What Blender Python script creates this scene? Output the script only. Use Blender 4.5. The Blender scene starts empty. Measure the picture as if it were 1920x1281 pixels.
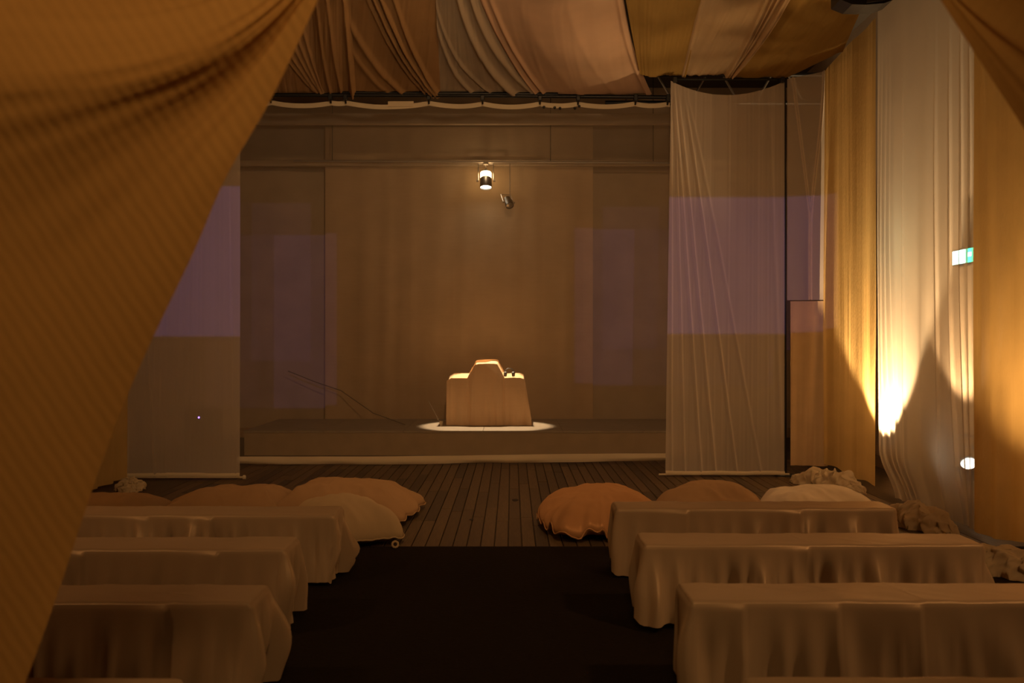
import bpy, bmesh, math, random
import numpy as np
from mathutils import Vector, Matrix

# ------------------------------------------------------------------ scene, camera, world, exposure
S = bpy.context.scene
COL = S.collection
random.seed(7)
PI = math.pi
F = 1800.0                       # focal length in pixels of the 1920 x 1281 frame
H = 1.55                         # eye height
def P(px, py, d):
    """point seen at a pixel of the photograph, d metres into the room"""
    return Vector(((px - 960) / F * d, d, H - (py - 640.5) / F * d))
def PX(px, d): return (px - 960) / F * d
def PZ(py, d): return H - (py - 640.5) / F * d

cam_d = bpy.data.cameras.new('camera')
cam_d.sensor_width = 36; cam_d.lens = 36 * F / 1920
cam_d.clip_start = 0.02; cam_d.clip_end = 60
cam_d.dof.use_dof = True; cam_d.dof.focus_distance = 9.0; cam_d.dof.aperture_fstop = 2.8
cam = bpy.data.objects.new('camera', cam_d); COL.objects.link(cam)
cam.location = (0, 0, H); cam.rotation_euler = (PI / 2, 0, 0)
S.camera = cam

S.view_settings.view_transform = 'Standard'; S.view_settings.look = 'None'
S.view_settings.gamma = 1; S.view_settings.use_curve_mapping = False
S.view_settings.exposure = 0.0
S.cycles.max_bounces = 8; S.cycles.diffuse_bounces = 5; S.cycles.glossy_bounces = 2
S.cycles.transmission_bounces = 4; S.cycles.transparent_max_bounces = 16
S.cycles.caustics_reflective = False; S.cycles.caustics_refractive = False
S.cycles.sample_clamp_indirect = 3.0
S.cycles.use_denoising = True

w = bpy.data.worlds.new('world'); S.world = w; w.use_nodes = True
w.node_tree.nodes['Background'].inputs[0].default_value = (1, .62, .3, 1)
w.node_tree.nodes['Background'].inputs[1].default_value = 0.002

WARM = (1.0, 0.58, 0.24)
WARM2 = (1.0, 0.66, 0.34)
def spot(name, loc, target, power, angle, blend=.3, radius=.05, color=WARM):
    l = bpy.data.lights.new(name, 'SPOT'); l.energy = power; l.color = color
    l.spot_size = math.radians(angle); l.spot_blend = blend; l.shadow_soft_size = radius
    o = bpy.data.objects.new(name, l); COL.objects.link(o); o.location = loc
    o.rotation_euler = (Vector(target) - Vector(loc)).to_track_quat('-Z', 'Y').to_euler()
    return o
def point(name, loc, power, radius=.05, color=WARM):
    l = bpy.data.lights.new(name, 'POINT'); l.energy = power; l.color = color; l.shadow_soft_size = radius
    o = bpy.data.objects.new(name, l); COL.objects.link(o); o.location = loc
    return o
def projector(name, loc, quad, power, color):
    """a video projector that throws one plain rectangle; quad = slopes of left, right, bottom, top edge"""
    l = bpy.data.lights.new(name, 'SPOT'); l.energy = power; l.color = color
    l.spot_size = math.radians(80); l.spot_blend = 0; l.shadow_soft_size = .012
    o = bpy.data.objects.new(name, l); COL.objects.link(o); o.location = loc
    o.rotation_euler = (PI / 2, 0, 0)
    l.use_nodes = True
    nt = l.node_tree; N = nt.nodes; L = nt.links
    em = [n for n in N if n.type == 'EMISSION'][0]
    tc = N.new('ShaderNodeTexCoord'); sp = N.new('ShaderNodeSeparateXYZ')
    L.new(tc.outputs['Normal'], sp.inputs[0])
    def m(op, a, b=None):
        n = N.new('ShaderNodeMath'); n.operation = op
        for i, v in enumerate((a, b)):
            if v is None: continue
            if isinstance(v, (int, float)): n.inputs[i].default_value = v
            else: L.new(v, n.inputs[i])
        return n.outputs[0]
    az = m('ABSOLUTE', sp.outputs[2])
    sx = m('MULTIPLY', m('DIVIDE', sp.outputs[0], sp.outputs[2]), -1.0)
    sz = m('MULTIPLY', m('DIVIDE', sp.outputs[1], sp.outputs[2]), -1.0)
    def step(val, lo):            # soft edge
        n = N.new('ShaderNodeMapRange'); n.interpolation_type = 'SMOOTHSTEP'
        n.inputs[1].default_value = lo; n.inputs[2].default_value = lo + .004
        L.new(val, n.inputs[0]); return n.outputs[0]
    a, b, c, d = quad
    r = m('MULTIPLY', step(sx, a), step(m('MULTIPLY', sx, -1.0), -b))
    r = m('MULTIPLY', r, m('MULTIPLY', step(sz, c), step(m('MULTIPLY', sz, -1.0), -d)))
    L.new(r, em.inputs['Strength'])
    return o

# lamps the hall has: uplights behind the wall fabrics, a down spot over the booth, two projectors; the ceiling, scrim, bench and curtain spots are added fill
AMBER = (1.0, 0.55, 0.23)
spot('uplight_corner_lamp', (4.02, 9.62, .30), (3.97, 9.62, 3.0), 1100, 82, .3, .03, WARM2)
spot('uplight_side_lamp', (4.02, 8.40, .56), (4.00, 6.4, 2.1), 60, 38, .5, .04, WARM)
spot('uplight_yellow_lamp', (4.42, 6.8, .32), (4.2, 6.7, 3.0), 260, 120, 1.0, .05, WARM)
spot('uplight_near_lamp', (4.1, 4.6, .3), (3.9, 4.8, 4.0), 60, 110, .5, .05, WARM)
spot('uplight_left_lamp', (-4.65, 7.2, .3), (-4.3, 7.0, 4.0), 170, 110, .5, .05, WARM)
spot('uplight_left_near_lamp', (-4.65, 4.6, .3), (-4.3, 4.6, 4.0), 60, 110, .5, .05, WARM)
spot('booth_spot_lamp', (-.39, 14.93, 3.74), (-.37, 14.05, .32), 1400, 32, .25, .04, (1.0, .72, .43))
projector('projector_right_lamp', (1.48, 3.5, 2.92), (-.042, .300, -.173, .040), 400, (.30, .25, 1.0))
projector('projector_left_lamp', (-1.8, 3.5, 3.29), (-.43, -.083, -.234, .002), 400, (.30, .25, 1.0))
spot('ceiling_fill', (.5, 2.7, 2.9), (-.4, 10.2, 4.95), 380, 46, .9, .12, (1.0, .66, .36))  # added fill for the ceiling drapes, no such fixture is known
spot('scrim_fill', (.1, 3.4, 4.7), (-.1, 12.0, 1.8), 720, 78, 1.0, .15, AMBER)  # unseen spot added to brighten the scrim
spot('bench_fill_left', (-3.7, 2.9, 3.3), (-1.9, 5.2, .3), 75, 62, 1.0, .10, AMBER)  # added raking fill so the left bench pleats show
spot('bench_fill_right', (3.3, 2.9, 3.3), (1.9, 5.6, .3), 150, 92, 1.0, .10, AMBER)  # stronger added fill over the right benches and wall heaps
spot('curtain_fill_left', (.3, .2, 4.1), (-1.2, 2.3, 1.4), 165, 84, .6, .38, WARM)  # invented spot from above that shades the left gold curtain's folds
spot('curtain_fill_right', (.6, -.6, 3.3), (1.5, 2.3, 2.4), 36, 50, .8, .08, WARM)  # weaker invented spot brightening the right gold curtain

# ------------------------------------------------------------------ helpers
def _hash(i, j, seed):
    n = (i * 374761393 + j * 668265263 + seed * 974711) & 0x7fffffff
    n = (n ^ (n >> 13)) * 1274126177 & 0x7fffffff
    n = (n ^ (n >> 16)) & 0x7fffffff
    return (n % 100003) / 50001.5 - 1.0
def vn(x, y=0.0, seed=0):
    x = np.asarray(x, float); y = np.asarray(y, float) + np.zeros_like(x); x = x + np.zeros_like(y)
    i = np.floor(x).astype(np.int64); j = np.floor(y).astype(np.int64)
    fx = x - i; fy = y - j
    fx = fx * fx * fx * (fx * (fx * 6 - 15) + 10); fy = fy * fy * fy * (fy * (fy * 6 - 15) + 10)
    a = _hash(i, j, seed); b = _hash(i + 1, j, seed); c = _hash(i, j + 1, seed); d = _hash(i + 1, j + 1, seed)
    return (a * (1 - fx) + b * fx) * (1 - fy) + (c * (1 - fx) + d * fx) * fy
def fbm(x, y=0.0, seed=0, oct=3):
    r = 0; a = 1; t = 0
    for k in range(oct):
        r = r + a * vn(np.asarray(x) * 2 ** k, np.asarray(y) * 2 ** k, seed + k * 17); t += a; a *= .5
    return r / t
def ridge(x, y=0.0, seed=0): return 1 - 2 * np.abs(vn(x, y, seed))
def sm(a, b, x):
    t = np.clip((np.asarray(x, float) - a) / (b - a), 0, 1); return t * t * (3 - 2 * t)
def gs(x, w): return np.exp(-(np.asarray(x) / w) ** 2)
def lerp(a, b, t): return a + (b - a) * t

def thing(name, label, cat, loc=(0, 0, 0), group=None):
    o = bpy.data.objects.new(name, None); COL.objects.link(o)
    o.location = loc; o.empty_display_size = .1
    tag(o, label, cat, group); return o
def tag(o, label=None, cat=None, group=None, kind=None):
    if label: o['label'] = label
    if cat: o['category'] = cat
    if group: o['group'] = group
    if kind: o['kind'] = kind
    return o
def root_loc(p):
    v = Vector((0, 0, 0))
    while p: v += p.location; p = p.parent
    return v
def obj(name, verts, faces, mat, parent=None, smooth=True, uv=None, base=True):
    """verts in room coordinates; the object's origin goes to the middle of its base"""
    v = np.asarray([tuple(q) for q in verts] if not isinstance(verts, np.ndarray) else verts, float)
    org = np.array([(v[:, 0].min() + v[:, 0].max()) / 2, (v[:, 1].min() + v[:, 1].max()) / 2, v[:, 2].min()])
    me = bpy.data.meshes.new(name)
    me.from_pydata((v - org).tolist(), [], [tuple(int(k) for k in f) for f in faces])
    if smooth: me.polygons.foreach_set('use_smooth', [True] * len(me.polygons))
    if uv is not None:
        lay = me.uv_layers.new(name='UVMap')
        idx = np.empty(len(me.loops), np.int32); me.loops.foreach_get('vertex_index', idx)
        lay.data.foreach_set('uv', np.asarray(uv, np.float32)[idx].ravel())
    me.materials.append(mat)
    me.update()
    o = bpy.data.objects.new(name, me); COL.objects.link(o)
    o.location = Vector(org) - root_loc(parent)
    if parent: o.parent = parent
    return o
def grid_faces(nu, nv, wrap=False):
    i = np.arange(nv - 1)[:, None] * nu; j = np.arange(nu if wrap else nu - 1)[None, :]
    j2 = (j + 1) % nu
    return np.stack([i + j, i + j2, i + nu + j2, i + nu + j], -1).reshape(-1, 4)
def sheet(name, nu, nv, fn, mat, parent=None):
    """fn(u, v) -> X, Y, Z, and cloth coordinates in metres, all arrays"""
    U, V = np.meshgrid(np.linspace(0, 1, nu), np.linspace(0, 1, nv))
    x, y, z, a, b = fn(U, V)
    vs = np.stack([x + 0 * U, y + 0 * U, z + 0 * U], -1).reshape(-1, 3)
    uv = np.stack([a + 0 * U, b + 0 * U], -1).reshape(-1, 2)
    return obj(name, vs, grid_faces(nu, nv), mat, parent, True, uv)

class MB:
    """collects simple solids for one mesh"""
    def __init__(s): s.v = []; s.f = []
    def add(s, vs, fs):
        o = len(s.v); s.v += [Vector(q) for q in vs]; s.f += [tuple(i + o for i in f) for f in fs]; return s
    def box(s, a, b, bev=0.0):
        (x0, y0, z0), (x1, y1, z1) = a, b
        if bev <= 0:
            vs = [(x, y, z) for z in (z0, z1) for y in (y0, y1) for x in (x0, x1)]
            return s.add(vs, [(0, 2, 3, 1), (4, 5, 7, 6), (0, 1, 5, 4), (2, 6, 7, 3), (0, 4, 6, 2), (1, 3, 7, 5)])
        bm = bmesh.new(); bmesh.ops.create_cube(bm, size=1)
        for q in bm.verts:
            q.co = Vector((lerp(x0, x1, q.co.x + .5), lerp(y0, y1, q.co.y + .5), lerp(z0, z1, q.co.z + .5)))
        bmesh.ops.bevel(bm, geom=bm.edges[:], offset=bev, segments=2, affect='EDGES', profile=.5)
        bm.verts.index_update()
        s.add([q.co.copy() for q in bm.verts], [tuple(q.index for q in f.verts) for f in bm.faces]); bm.free(); return s
    def tube(s, pts, r, n=10, cap=True):
        pts = [Vector(p) for p in pts]; rr = r if isinstance(r, (list, tuple)) else [r] * len(pts)
        o = len(s.v); up = None
        for k, p in enumerate(pts):
            d = (pts[min(k + 1, len(pts) - 1)] - pts[max(k - 1, 0)]).normalized()
            if up is None: up = Vector((0, 0, 1)) if abs(d.z) < .9 else Vector((1, 0, 0))
            a = d.cross(up).normalized(); b = d.cross(a).normalized(); up = b.cross(d) if False else up
            for i in range(n):
                t = 2 * PI * i / n; s.v.append(p + (a * math.cos(t) + b * math.sin(t)) * rr[k])
        for k in range(len(pts) - 1):
            for i in range(n):
                j = (i + 1) % n; s.f.append((o + k * n + i, o + k * n + j, o + k * n + n + j, o + k * n + n + i))
        if cap:
            s.f.append(tuple(o + i for i in range(n))[::-1]); e = o + (len(pts) - 1) * n; s.f.append(tuple(e + i for i in range(n)))
        return s
    def build(s, name, mat, parent=None, smooth=False):
        o = obj(name, s.v, s.f, mat, parent, smooth)
        if smooth: o.data.set_sharp_from_angle(angle=math.radians(40))
        return o

# ------------------------------------------------------------------ materials
MATS = {}
def srgb(r, g, b):
    f = lambda c: (c / 255 / 12.92) if c / 255 <= .04045 else ((c / 255 + .055) / 1.055) ** 2.4
    return (f(r), f(g), f(b), 1)
def new_mat(name):
    m = bpy.data.materials.new(name); m.use_nodes = True; nt = m.node_tree
    for n in list(nt.nodes): nt.nodes.remove(n)
    out = nt.nodes.new('ShaderNodeOutputMaterial'); return m, nt, out
def mnode(nt, op, a, b=None, c=None):
    n = nt.nodes.new('ShaderNodeMath'); n.operation = op
    for i, v in enumerate((a, b, c)):
        if v is None: continue
        if isinstance(v, (int, float)): n.inputs[i].default_value = v
        else: nt.links.new(v, n.inputs[i])
    return n.outputs[0]
def cloth(name, col, transl=.35, cover=1.0, sheen=0.0, gloss=0.0, rough=.45, weave=260, vary=.12, ribs=None, bump=.25, slub=0.0):
    m, nt, out = new_mat(name); N = nt.nodes; L = nt.links
    tc = N.new('ShaderNodeTexCoord')
    no = N.new('ShaderNodeTexNoise'); no.inputs['Scale'].default_value = 2.3; no.inputs['Detail'].default_value = 5
    L.new(tc.outputs['UV'], no.inputs['Vector'])
    mx = N.new('ShaderNodeMix'); mx.data_type = 'RGBA'
    L.new(no.outputs['Fac'], mx.inputs['Factor'])
    c = Vector(col[:3])
    mx.inputs['A'].default_value = (*(c * (1 - vary)), 1); mx.inputs['B'].default_value = (*(c * (1 + vary)), 1)
    color = mx.outputs['Result']
    # weave relief
    wv = N.new('ShaderNodeTexNoise'); wv.inputs['Scale'].default_value = weave; wv.inputs['Detail'].default_value = 1
    mp = N.new('ShaderNodeMapping'); mp.inputs['Scale'].default_value = (1, .12, 1); L.new(tc.outputs['UV'], mp.inputs[0]); L.new(mp.outputs[0], wv.inputs['Vector'])
    hgt = wv.outputs['Fac']
    if ribs:
        rw = N.new('ShaderNodeTexWave'); rw.wave_type = 'BANDS'; rw.bands_direction = 'X'
        rw.inputs['Scale'].default_value = ribs[0]; rw.inputs['Distortion'].default_value = ribs[2]
        rw.inputs['Detail'].default_value = 2; rw.inputs['Detail Scale'].default_value = 1.2
        mp2 = N.new('ShaderNodeMapping'); mp2.inputs['Rotation'].default_value = (0, 0, ribs[3]); L.new(tc.outputs['UV'], mp2.inputs[0])
        L.new(mp2.outputs[0], rw.inputs['Vector'])
        hgt = mnode(nt, 'ADD', mnode(nt, 'MULTIPLY', hgt, .35), mnode(nt, 'MULTIPLY', rw.outputs['Fac'], ribs[1]))
    bp = N.new('ShaderNodeBump'); bp.inputs['Strength'].default_value = bump; bp.inputs['Distance'].default_value = .004
    L.new(hgt, bp.inputs['Height'])
    df = N.new('ShaderNodeBsdfDiffuse'); df.inputs['Roughness'].default_value = .6
    tr = N.new('ShaderNodeBsdfTranslucent')
    for s_ in (df, tr): L.new(color, s_.inputs['Color']); L.new(bp.outputs[0], s_.inputs['Normal'])
    mi = N.new('ShaderNodeMixShader'); mi.inputs[0].default_value = transl
    L.new(df.outputs[0], mi.inputs[1]); L.new(tr.outputs[0], mi.inputs[2]); sh = mi.outputs[0]
    if gloss > 0:
        gl = N.new('ShaderNodeBsdfGlossy'); gl.inputs['Roughness'].default_value = rough
        L.new(color, gl.inputs['Color']); L.new(bp.outputs[0], gl.inputs['Normal'])
        mg = N.new('ShaderNodeMixShader'); mg.inputs[0].default_value = gloss
        L.new(sh, mg.inputs[1]); L.new(gl.outputs[0], mg.inputs[2]); sh = mg.outputs[0]
    if cover < 1:
        # open weave: threads cover more of the view the more obliquely the cloth is seen
        ge = N.new('ShaderNodeNewGeometry'); dt = N.new('ShaderNodeVectorMath'); dt.operation = 'DOT_PRODUCT'
        L.new(ge.outputs['Normal'], dt.inputs[0]); L.new(ge.outputs['Incoming'], dt.inputs[1])
        cs = mnode(nt, 'MAXIMUM', mnode(nt, 'ABSOLUTE', dt.outputs['Value']), .18)
        op = mnode(nt, 'POWER', 1 - cover, mnode(nt, 'DIVIDE', 1.0, cs))
        if slub:
            sl = N.new('ShaderNodeTexNoise'); sl.inputs['Scale'].default_value = 60; sl.inputs['Detail'].default_value = 2
            mp3 = N.new('ShaderNodeMapping'); mp3.inputs['Scale'].default_value = (.06, 1, 1); L.new(tc.outputs['UV'], mp3.inputs[0]); L.new(mp3.outputs[0], sl.inputs['Vector'])
            op = mnode(nt, 'ADD', op, mnode(nt, 'MULTIPLY', mnode(nt, 'SUBTRACT', sl.outputs['Fac'], .5), slub))
        tp = N.new('ShaderNodeBsdfTransparent'); mt = N.new('ShaderNodeMixShader')
        L.new(op, mt.inputs[0]); L.new(sh, mt.inputs[1]); L.new(tp.outputs[0], mt.inputs[2]); sh = mt.outputs[0]
    L.new(sh, out.inputs['Surface'])
    return m
def solid(name, col, rough=.5, metal=0.0, noise=0.0, scale=8, bump=0.0, spec=.5, stretch=(1, 1, 1)):
    m, nt, out = new_mat(name); N = nt.nodes; L = nt.links
    b = N.new('ShaderNodeBsdfPrincipled'); b.inputs['Roughness'].default_value = rough; b.inputs['Metallic'].default_value = metal
    b.inputs['Base Color'].default_value = col; b.inputs['Specular IOR Level'].default_value = spec
    if noise or bump:
        tc = N.new('ShaderNodeTexCoord'); mp = N.new('ShaderNodeMapping'); mp.inputs['Scale'].default_value = stretch
        no = N.new('ShaderNodeTexNoise'); no.inputs['Scale'].default_value = scale; no.inputs['Detail'].default_value = 6
        L.new(tc.outputs['Object'], mp.inputs[0]); L.new(mp.outputs[0], no.inputs['Vector'])
        if noise:
            rp = N.new('ShaderNodeMix'); rp.data_type = 'RGBA'; c = Vector(col[:3])
            rp.inputs['A'].default_value = (*(c * (1 - noise)), 1); rp.inputs['B'].default_value = (*(c * (1 + noise)), 1)
            L.new(no.outputs['Fac'], rp.inputs['Factor']); L.new(rp.outputs['Result'], b.inputs['Base Color'])
        if bump:
            bp = N.new('ShaderNodeBump'); bp.inputs['Strength'].default_value = bump; bp.inputs['Distance'].default_value = .01
            L.new(no.outputs['Fac'], bp.inputs['Height']); L.new(bp.outputs[0], b.inputs['Normal'])
    L.new(b.outputs[0], out.inputs['Surface']); return m
def glow(name, col, strength):
    m, nt, out = new_mat(name); e = nt.nodes.new('ShaderNodeEmission')
    e.inputs[0].default_value = (*col[:3], 1); e.inputs[1].default_value = strength
    nt.links.new(e.outputs[0], out.inputs['Surface']); return m

M = dict(
    gold=cloth('gold_cloth', (.62, .355, .11, 1), .30, ribs=(14.0, 1.0, 1.6, math.radians(0)), bump=.24, weave=420),
    yellow=cloth('yellow_linen', (.74, .52, .21, 1), .55, cover=.93, weave=180, bump=.6, vary=.15),
    sheer=cloth('white_sheer', (.80, .72, .60, 1), .55, cover=.52, weave=500, bump=.1, vary=.05),
    panel=cloth('panel_sheer', (.76, .66, .54, 1), .5, cover=.66, weave=500, bump=.1, vary=.05),
    scrim=cloth('scrim_gauze', (.70, .56, .38, 1), .5, cover=.19, weave=500, bump=.1, vary=.06, slub=.06),
    hem=cloth('hem_cloth', (.78, .68, .5, 1), .4, weave=400, bump=.1),
    brown=cloth('brown_cloth', (.46, .27, .12, 1), .3, weave=420),
    amber=cloth('amber_cloth', (.50, .30, .14, 1), .3, weave=420),
    grey=cloth('grey_sheer_cloth', (.58, .46, .32, 1), .35, cover=.93, weave=420),
    salmon=cloth('salmon_cloth', (.78, .52, .33, 1), .3, weave=420),
    olive=cloth('olive_cloth', (.44, .27, .08, 1), .3, weave=420),
    beige=cloth('beige_cloth', (.62, .44, .25, 1), .35, weave=420),
    satin=cloth('bench_satin', (.54, .385, .24, 1), .12, gloss=.18, rough=.4, weave=500, bump=.12),
    bag_tan=cloth('tan_cotton', (.37, .225, .115, 1), .05, gloss=.06, rough=.5, weave=300, bump=.2),
    bag_cream=cloth('cream_cotton', (.42, .30, .17, 1), .05, weave=300, bump=.2),
    bag_orange=cloth('orange_satin', (.46, .24, .105, 1), .05, gloss=.16, rough=.4, weave=300, bump=.12),
    bag_white=cloth('white_cotton', (.80, .66, .48, 1), .05, gloss=.05, weave=300, bump=.2),
    heap=cloth('heap_gauze', (.70, .56, .36, 1), .4, weave=400, bump=.15),
    booth=cloth('booth_cloth', (.80, .58, .36, 1), .07, weave=420, bump=.1),
    curtain=cloth('stage_curtain', (.62, .48, .32, 1), .3, weave=300, bump=.1),
    cablem=solid('grey_cable', (.10, .08, .06, 1), .6),
    black=solid('black_metal', (.010, .009, .008, 1), .45, .3),
    steel=solid('dull_steel', (.35, .32, .28, 1), .4, .9),
    plastic=solid('black_plastic', (.012, .011, .010, 1), .5),
    grille=solid('speaker_grille', (.035, .03, .022, 1), .7, bump=.3, scale=300),
    plaster=solid('warm_plaster', (.38, .30, .215, 1), .9, noise=.25, scale=2, bump=.1),
    ceilm=solid('dark_ceiling', (.05, .04, .03, 1), .9, noise=.2, scale=2),
    subfloor=solid('stage_floor', (.06, .042, .026, 1), .7, noise=.3, scale=4),
    carpetm=solid('dark_carpet', (.016, .010, .006, 1), .95, noise=.35, scale=60, bump=.5, spec=.1),
    timber=solid('beam_timber', (.30, .2, .12, 1), .7, noise=.25, scale=6, stretch=(1, 8, 8)),
    deck=solid('deck_ply', (.25, .205, .15, 1), .75, noise=.2, scale=5),
    deck_side=solid('deck_side', (.30, .22, .13, 1), .8, noise=.2, scale=5),
    lamp=glow('lamp_lens', (1, .86, .62), 30), lamp_up=glow('uplight_lens', (1, .9, .72), 10),
    vent=glow('lamp_vent', (1, .62, .26), 22),
    led=glow('violet_diode', (.35, .18, 1), 9),
    sign_white=glow('sign_white', (.62, 1, .80), 9), sign_green=glow('sign_green', (.06, .85, .42), 6),
)
# floorboards: worn dark timber, three tones
def board_mat(name, col):
    m = solid(name, col, .55, noise=.45, scale=7, bump=.25, spec=.35, stretch=(9, .8, 1)); return m
BOARDS = [board_mat('floorboard_a', (.105, .066, .030, 1)), board_mat('floorboard_b', (.080, .052, .026, 1)), board_mat('floorboard_c', (.130, .082, .038, 1))]

# ------------------------------------------------------------------ room shell
XL, XR, YF, YB, ZC = -5.0, 4.55, -3.0, 15.7, 5.7
def struct(name, mb, mat, **k):
    o = mb.build(name, mat, **k); o['kind'] = 'structure'; return o
floor = struct('floor', MB().box((XL, YF, -.12), (XR, YB, -.02)), M['subfloor'])
struct('ceiling', MB().box((XL, YF, ZC), (XR, YB, ZC + .1)), M['ceilm'])
struct('wall_left', MB().box((XL - .1, YF, -.12), (XL, YB, ZC + .1)), M['plaster'])
struct('wall_right', MB().box((XR, YF, -.12), (XR + .1, YB, ZC + .1)), M['plaster'])
struct('wall_back', MB().box((XL, YB, -.12), (XR, YB + .1, ZC + .1)), M['plaster'])
struct('wall_front', MB().box((XL, YF - .1, -.12), (XR, YF, ZC + .1)), M['plaster'])
struct('baseboard_back', MB().box((XL, YB - .02, -.02), (XR, YB, .14)), M['timber'])
struct('baseboard_right', MB().box((XR - .02, YF, -.02), (XR, YB, .14)), M['timber'])
# floorboards as separate pieces, worn and slightly uneven
rng = random.Random(3)
bw = .105; fy0, fy1 = 7.25, 12.6
xs = np.arange(-3.6, 3.6, bw)
stuffmb = MB(); count = 0
for x in xs:
    y = fy0 + rng.uniform(-.0, .0)
    cuts = [fy0]; c = fy0 + rng.uniform(.5, 1.8)
    while c < fy1 - .5: cuts.append(c); c += rng.uniform(1.3, 2.2)
    cuts.append(fy1)
    for a, b in zip(cuts[:-1], cuts[1:]):
        dz = rng.uniform(-.0025, .001); g = .0035
        # each board: a slab with a chamfered rim
        x0, x1, y0, y1, zt = x + g, x + bw - g, a + g, b - g, dz
        ch = .004
        vs = [(x0, y0, -.02), (x1, y0, -.02), (x1, y1, -.02), (x0, y1, -.02),
              (x0, y0, zt - ch), (x1, y0, zt - ch), (x1, y1, zt - ch), (x0, y1, zt - ch),
              (x0 + ch, y0 + ch, zt), (x1 - ch, y0 + ch, zt), (x1 - ch, y1 - ch, zt), (x0 + ch, y1 - ch, zt)]
        fs = [(8, 9, 10, 11)] + [(i, (i + 1) % 4, 4 + (i + 1) % 4, 4 + i) for i in range(4)] + [(4 + i, 4 + (i + 1) % 4, 8 + (i + 1) % 4, 8 + i) for i in range(4)]
        if count < 292:
            obj('floorboard', vs, fs, BOARDS[rng.randrange(3)], floor, smooth=False); count += 1
        else: stuffmb.add(vs, fs)
stuffmb.box((XL + .01, fy0, -.02), (-3.6, fy1, -.001)); stuffmb.box((float(xs[-1]) + bw, fy0, -.02), (XR - .01, fy1, -.001))
so = stuffmb.build('floorboard_edging', BOARDS[1], floor); so['kind'] = 'stuff'
carpet = MB().box((XL + .05, YF + .05, -.02), (XR - .05, fy0 - .005, .004), .004).build('carpet', M['carpetm'])
tag(carpet, 'near-black carpet covering the aisle and the floor beneath the benches', 'carpet')
kn = random.Random(9)
for (px, py, r) in ((966, 938, .035), (884, 975, .02)):
    p = P(px, py, H * F / (py - 640.5))
    mb = MB(); n = 9
    vs = [(p.x + r * math.cos(t) * kn.uniform(.8, 1.1), p.y + 2.1 * r * math.sin(t) * kn.uniform(.8, 1.1), .0) for t in np.linspace(0, 2 * PI, n, False)]
    mb.add(vs + [(q[0], q[1], .0025) for q in vs], [tuple(range(n, 2 * n))] + [(i, (i + 1) % n, n + (i + 1) % n, n + i) for i in range(n)])
    mb.build('knot_plug', solid('dark_knot', (.018, .011, .007, 1), .7), floor)

# ------------------------------------------------------------------ stage behind the scrim
pl = thing('stage_platform', 'low dark stage platform under the draped booth, lit by a pool of light', 'platform', (0, 14.2, 0))
px0, px1, py0, py1, pz = -3.7, 2.9, 13.22, 15.25, .32
for k in range(6):
    a = lerp(px0, px1, k / 6); b = lerp(px0, px1, (k + 1) / 6)
    MB().box((a + .002, py0, pz - .03), (b - .002, py1, pz), .003).build('deck_panel', M['deck'], pl)
MB().box((px0 + .01, py0 + .012, -.02), (px1 - .01, py0 + .03, pz - .03)).build('front_fascia', M['deck_side'], pl)
for a in (px0 + .01, px1 - .03): MB().box((a, py0 + .03, -.02), (a + .02, py1 - .02, pz - .03)).build('side_fascia', M['deck_side'], pl)

# back curtains in the middle of the stage
def hang(name, p0, p1, ztop, zbot, mat, nu, nv, wl, amp, seed, parent=None, slant=0.0, grow=.3, sag=0.0, shift=None, extra=None, fine=.0):
    """a cloth hung between two plan points; pleats stand out along the normal of the plan line"""
    p0 = np.array(p0, float); p1 = np.array(p1, float); Ln = np.linalg.norm(p1 - p0)
    d = (p1 - p0) / Ln; n = np.array([d[1], -d[0]])
    zt = ztop if callable(ztop) else (lambda u: ztop + 0 * u); zb = zbot if callable(zbot) else (lambda u: zbot + 0 * u)
    def fn(U, V):
        s = U * Ln
        q = s / wl + slant * V
        off = amp * (grow + (1 - grow) * V) * (np.sin(2 * PI * (q + .35 * vn(q * .6, V * .8, seed))) * .55 + .6 * vn(q * 1.7, V * 1.2, seed + 3))
        off = off + amp * .35 * vn(q * 4.1, V * 2, seed + 5) * V
        if fine: off = off + fine * vn(s * 30, V * 3, seed + 9)
        al = s
        if shift is not None: al = al + shift(U, V)
        if extra is not None: off = off + extra(U, V)
        z = zt(U) * (1 - V) + zb(U) * V - sag * 4 * U * (1 - U) * (1 - V) ** 4
        x = p0[0] + d[0] * al + n[0] * off; y = p0[1] + d[1] * al + n[1] * off
        return x, y, z, s, V * 5
    return sheet(name, nu, nv, fn, mat, parent)
c = hang('stage_curtain', (-3.0, 15.42), (1.3, 15.42), 5.0, .02, M['curtain'], 380, 14, .42, .035, 40, slant=.12)
tag(c, 'wide pale pleated curtain at the far back wall behind the booth', 'curtain')
for z, y, hh, nm in ((4.86, 14.6, .16, 'deep'), (4.35, 15.3, .10, 'slim')):
    b = MB().box((-4.7, y, z), (4.3, y + .1, z + hh), .008).build('ceiling_beam', M['plaster'])
    tag(b, ('deep timber beam high above the stage' if nm == 'deep' else 'slim timber beam above the booth lamp, catching its glow'), 'beam')
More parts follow.
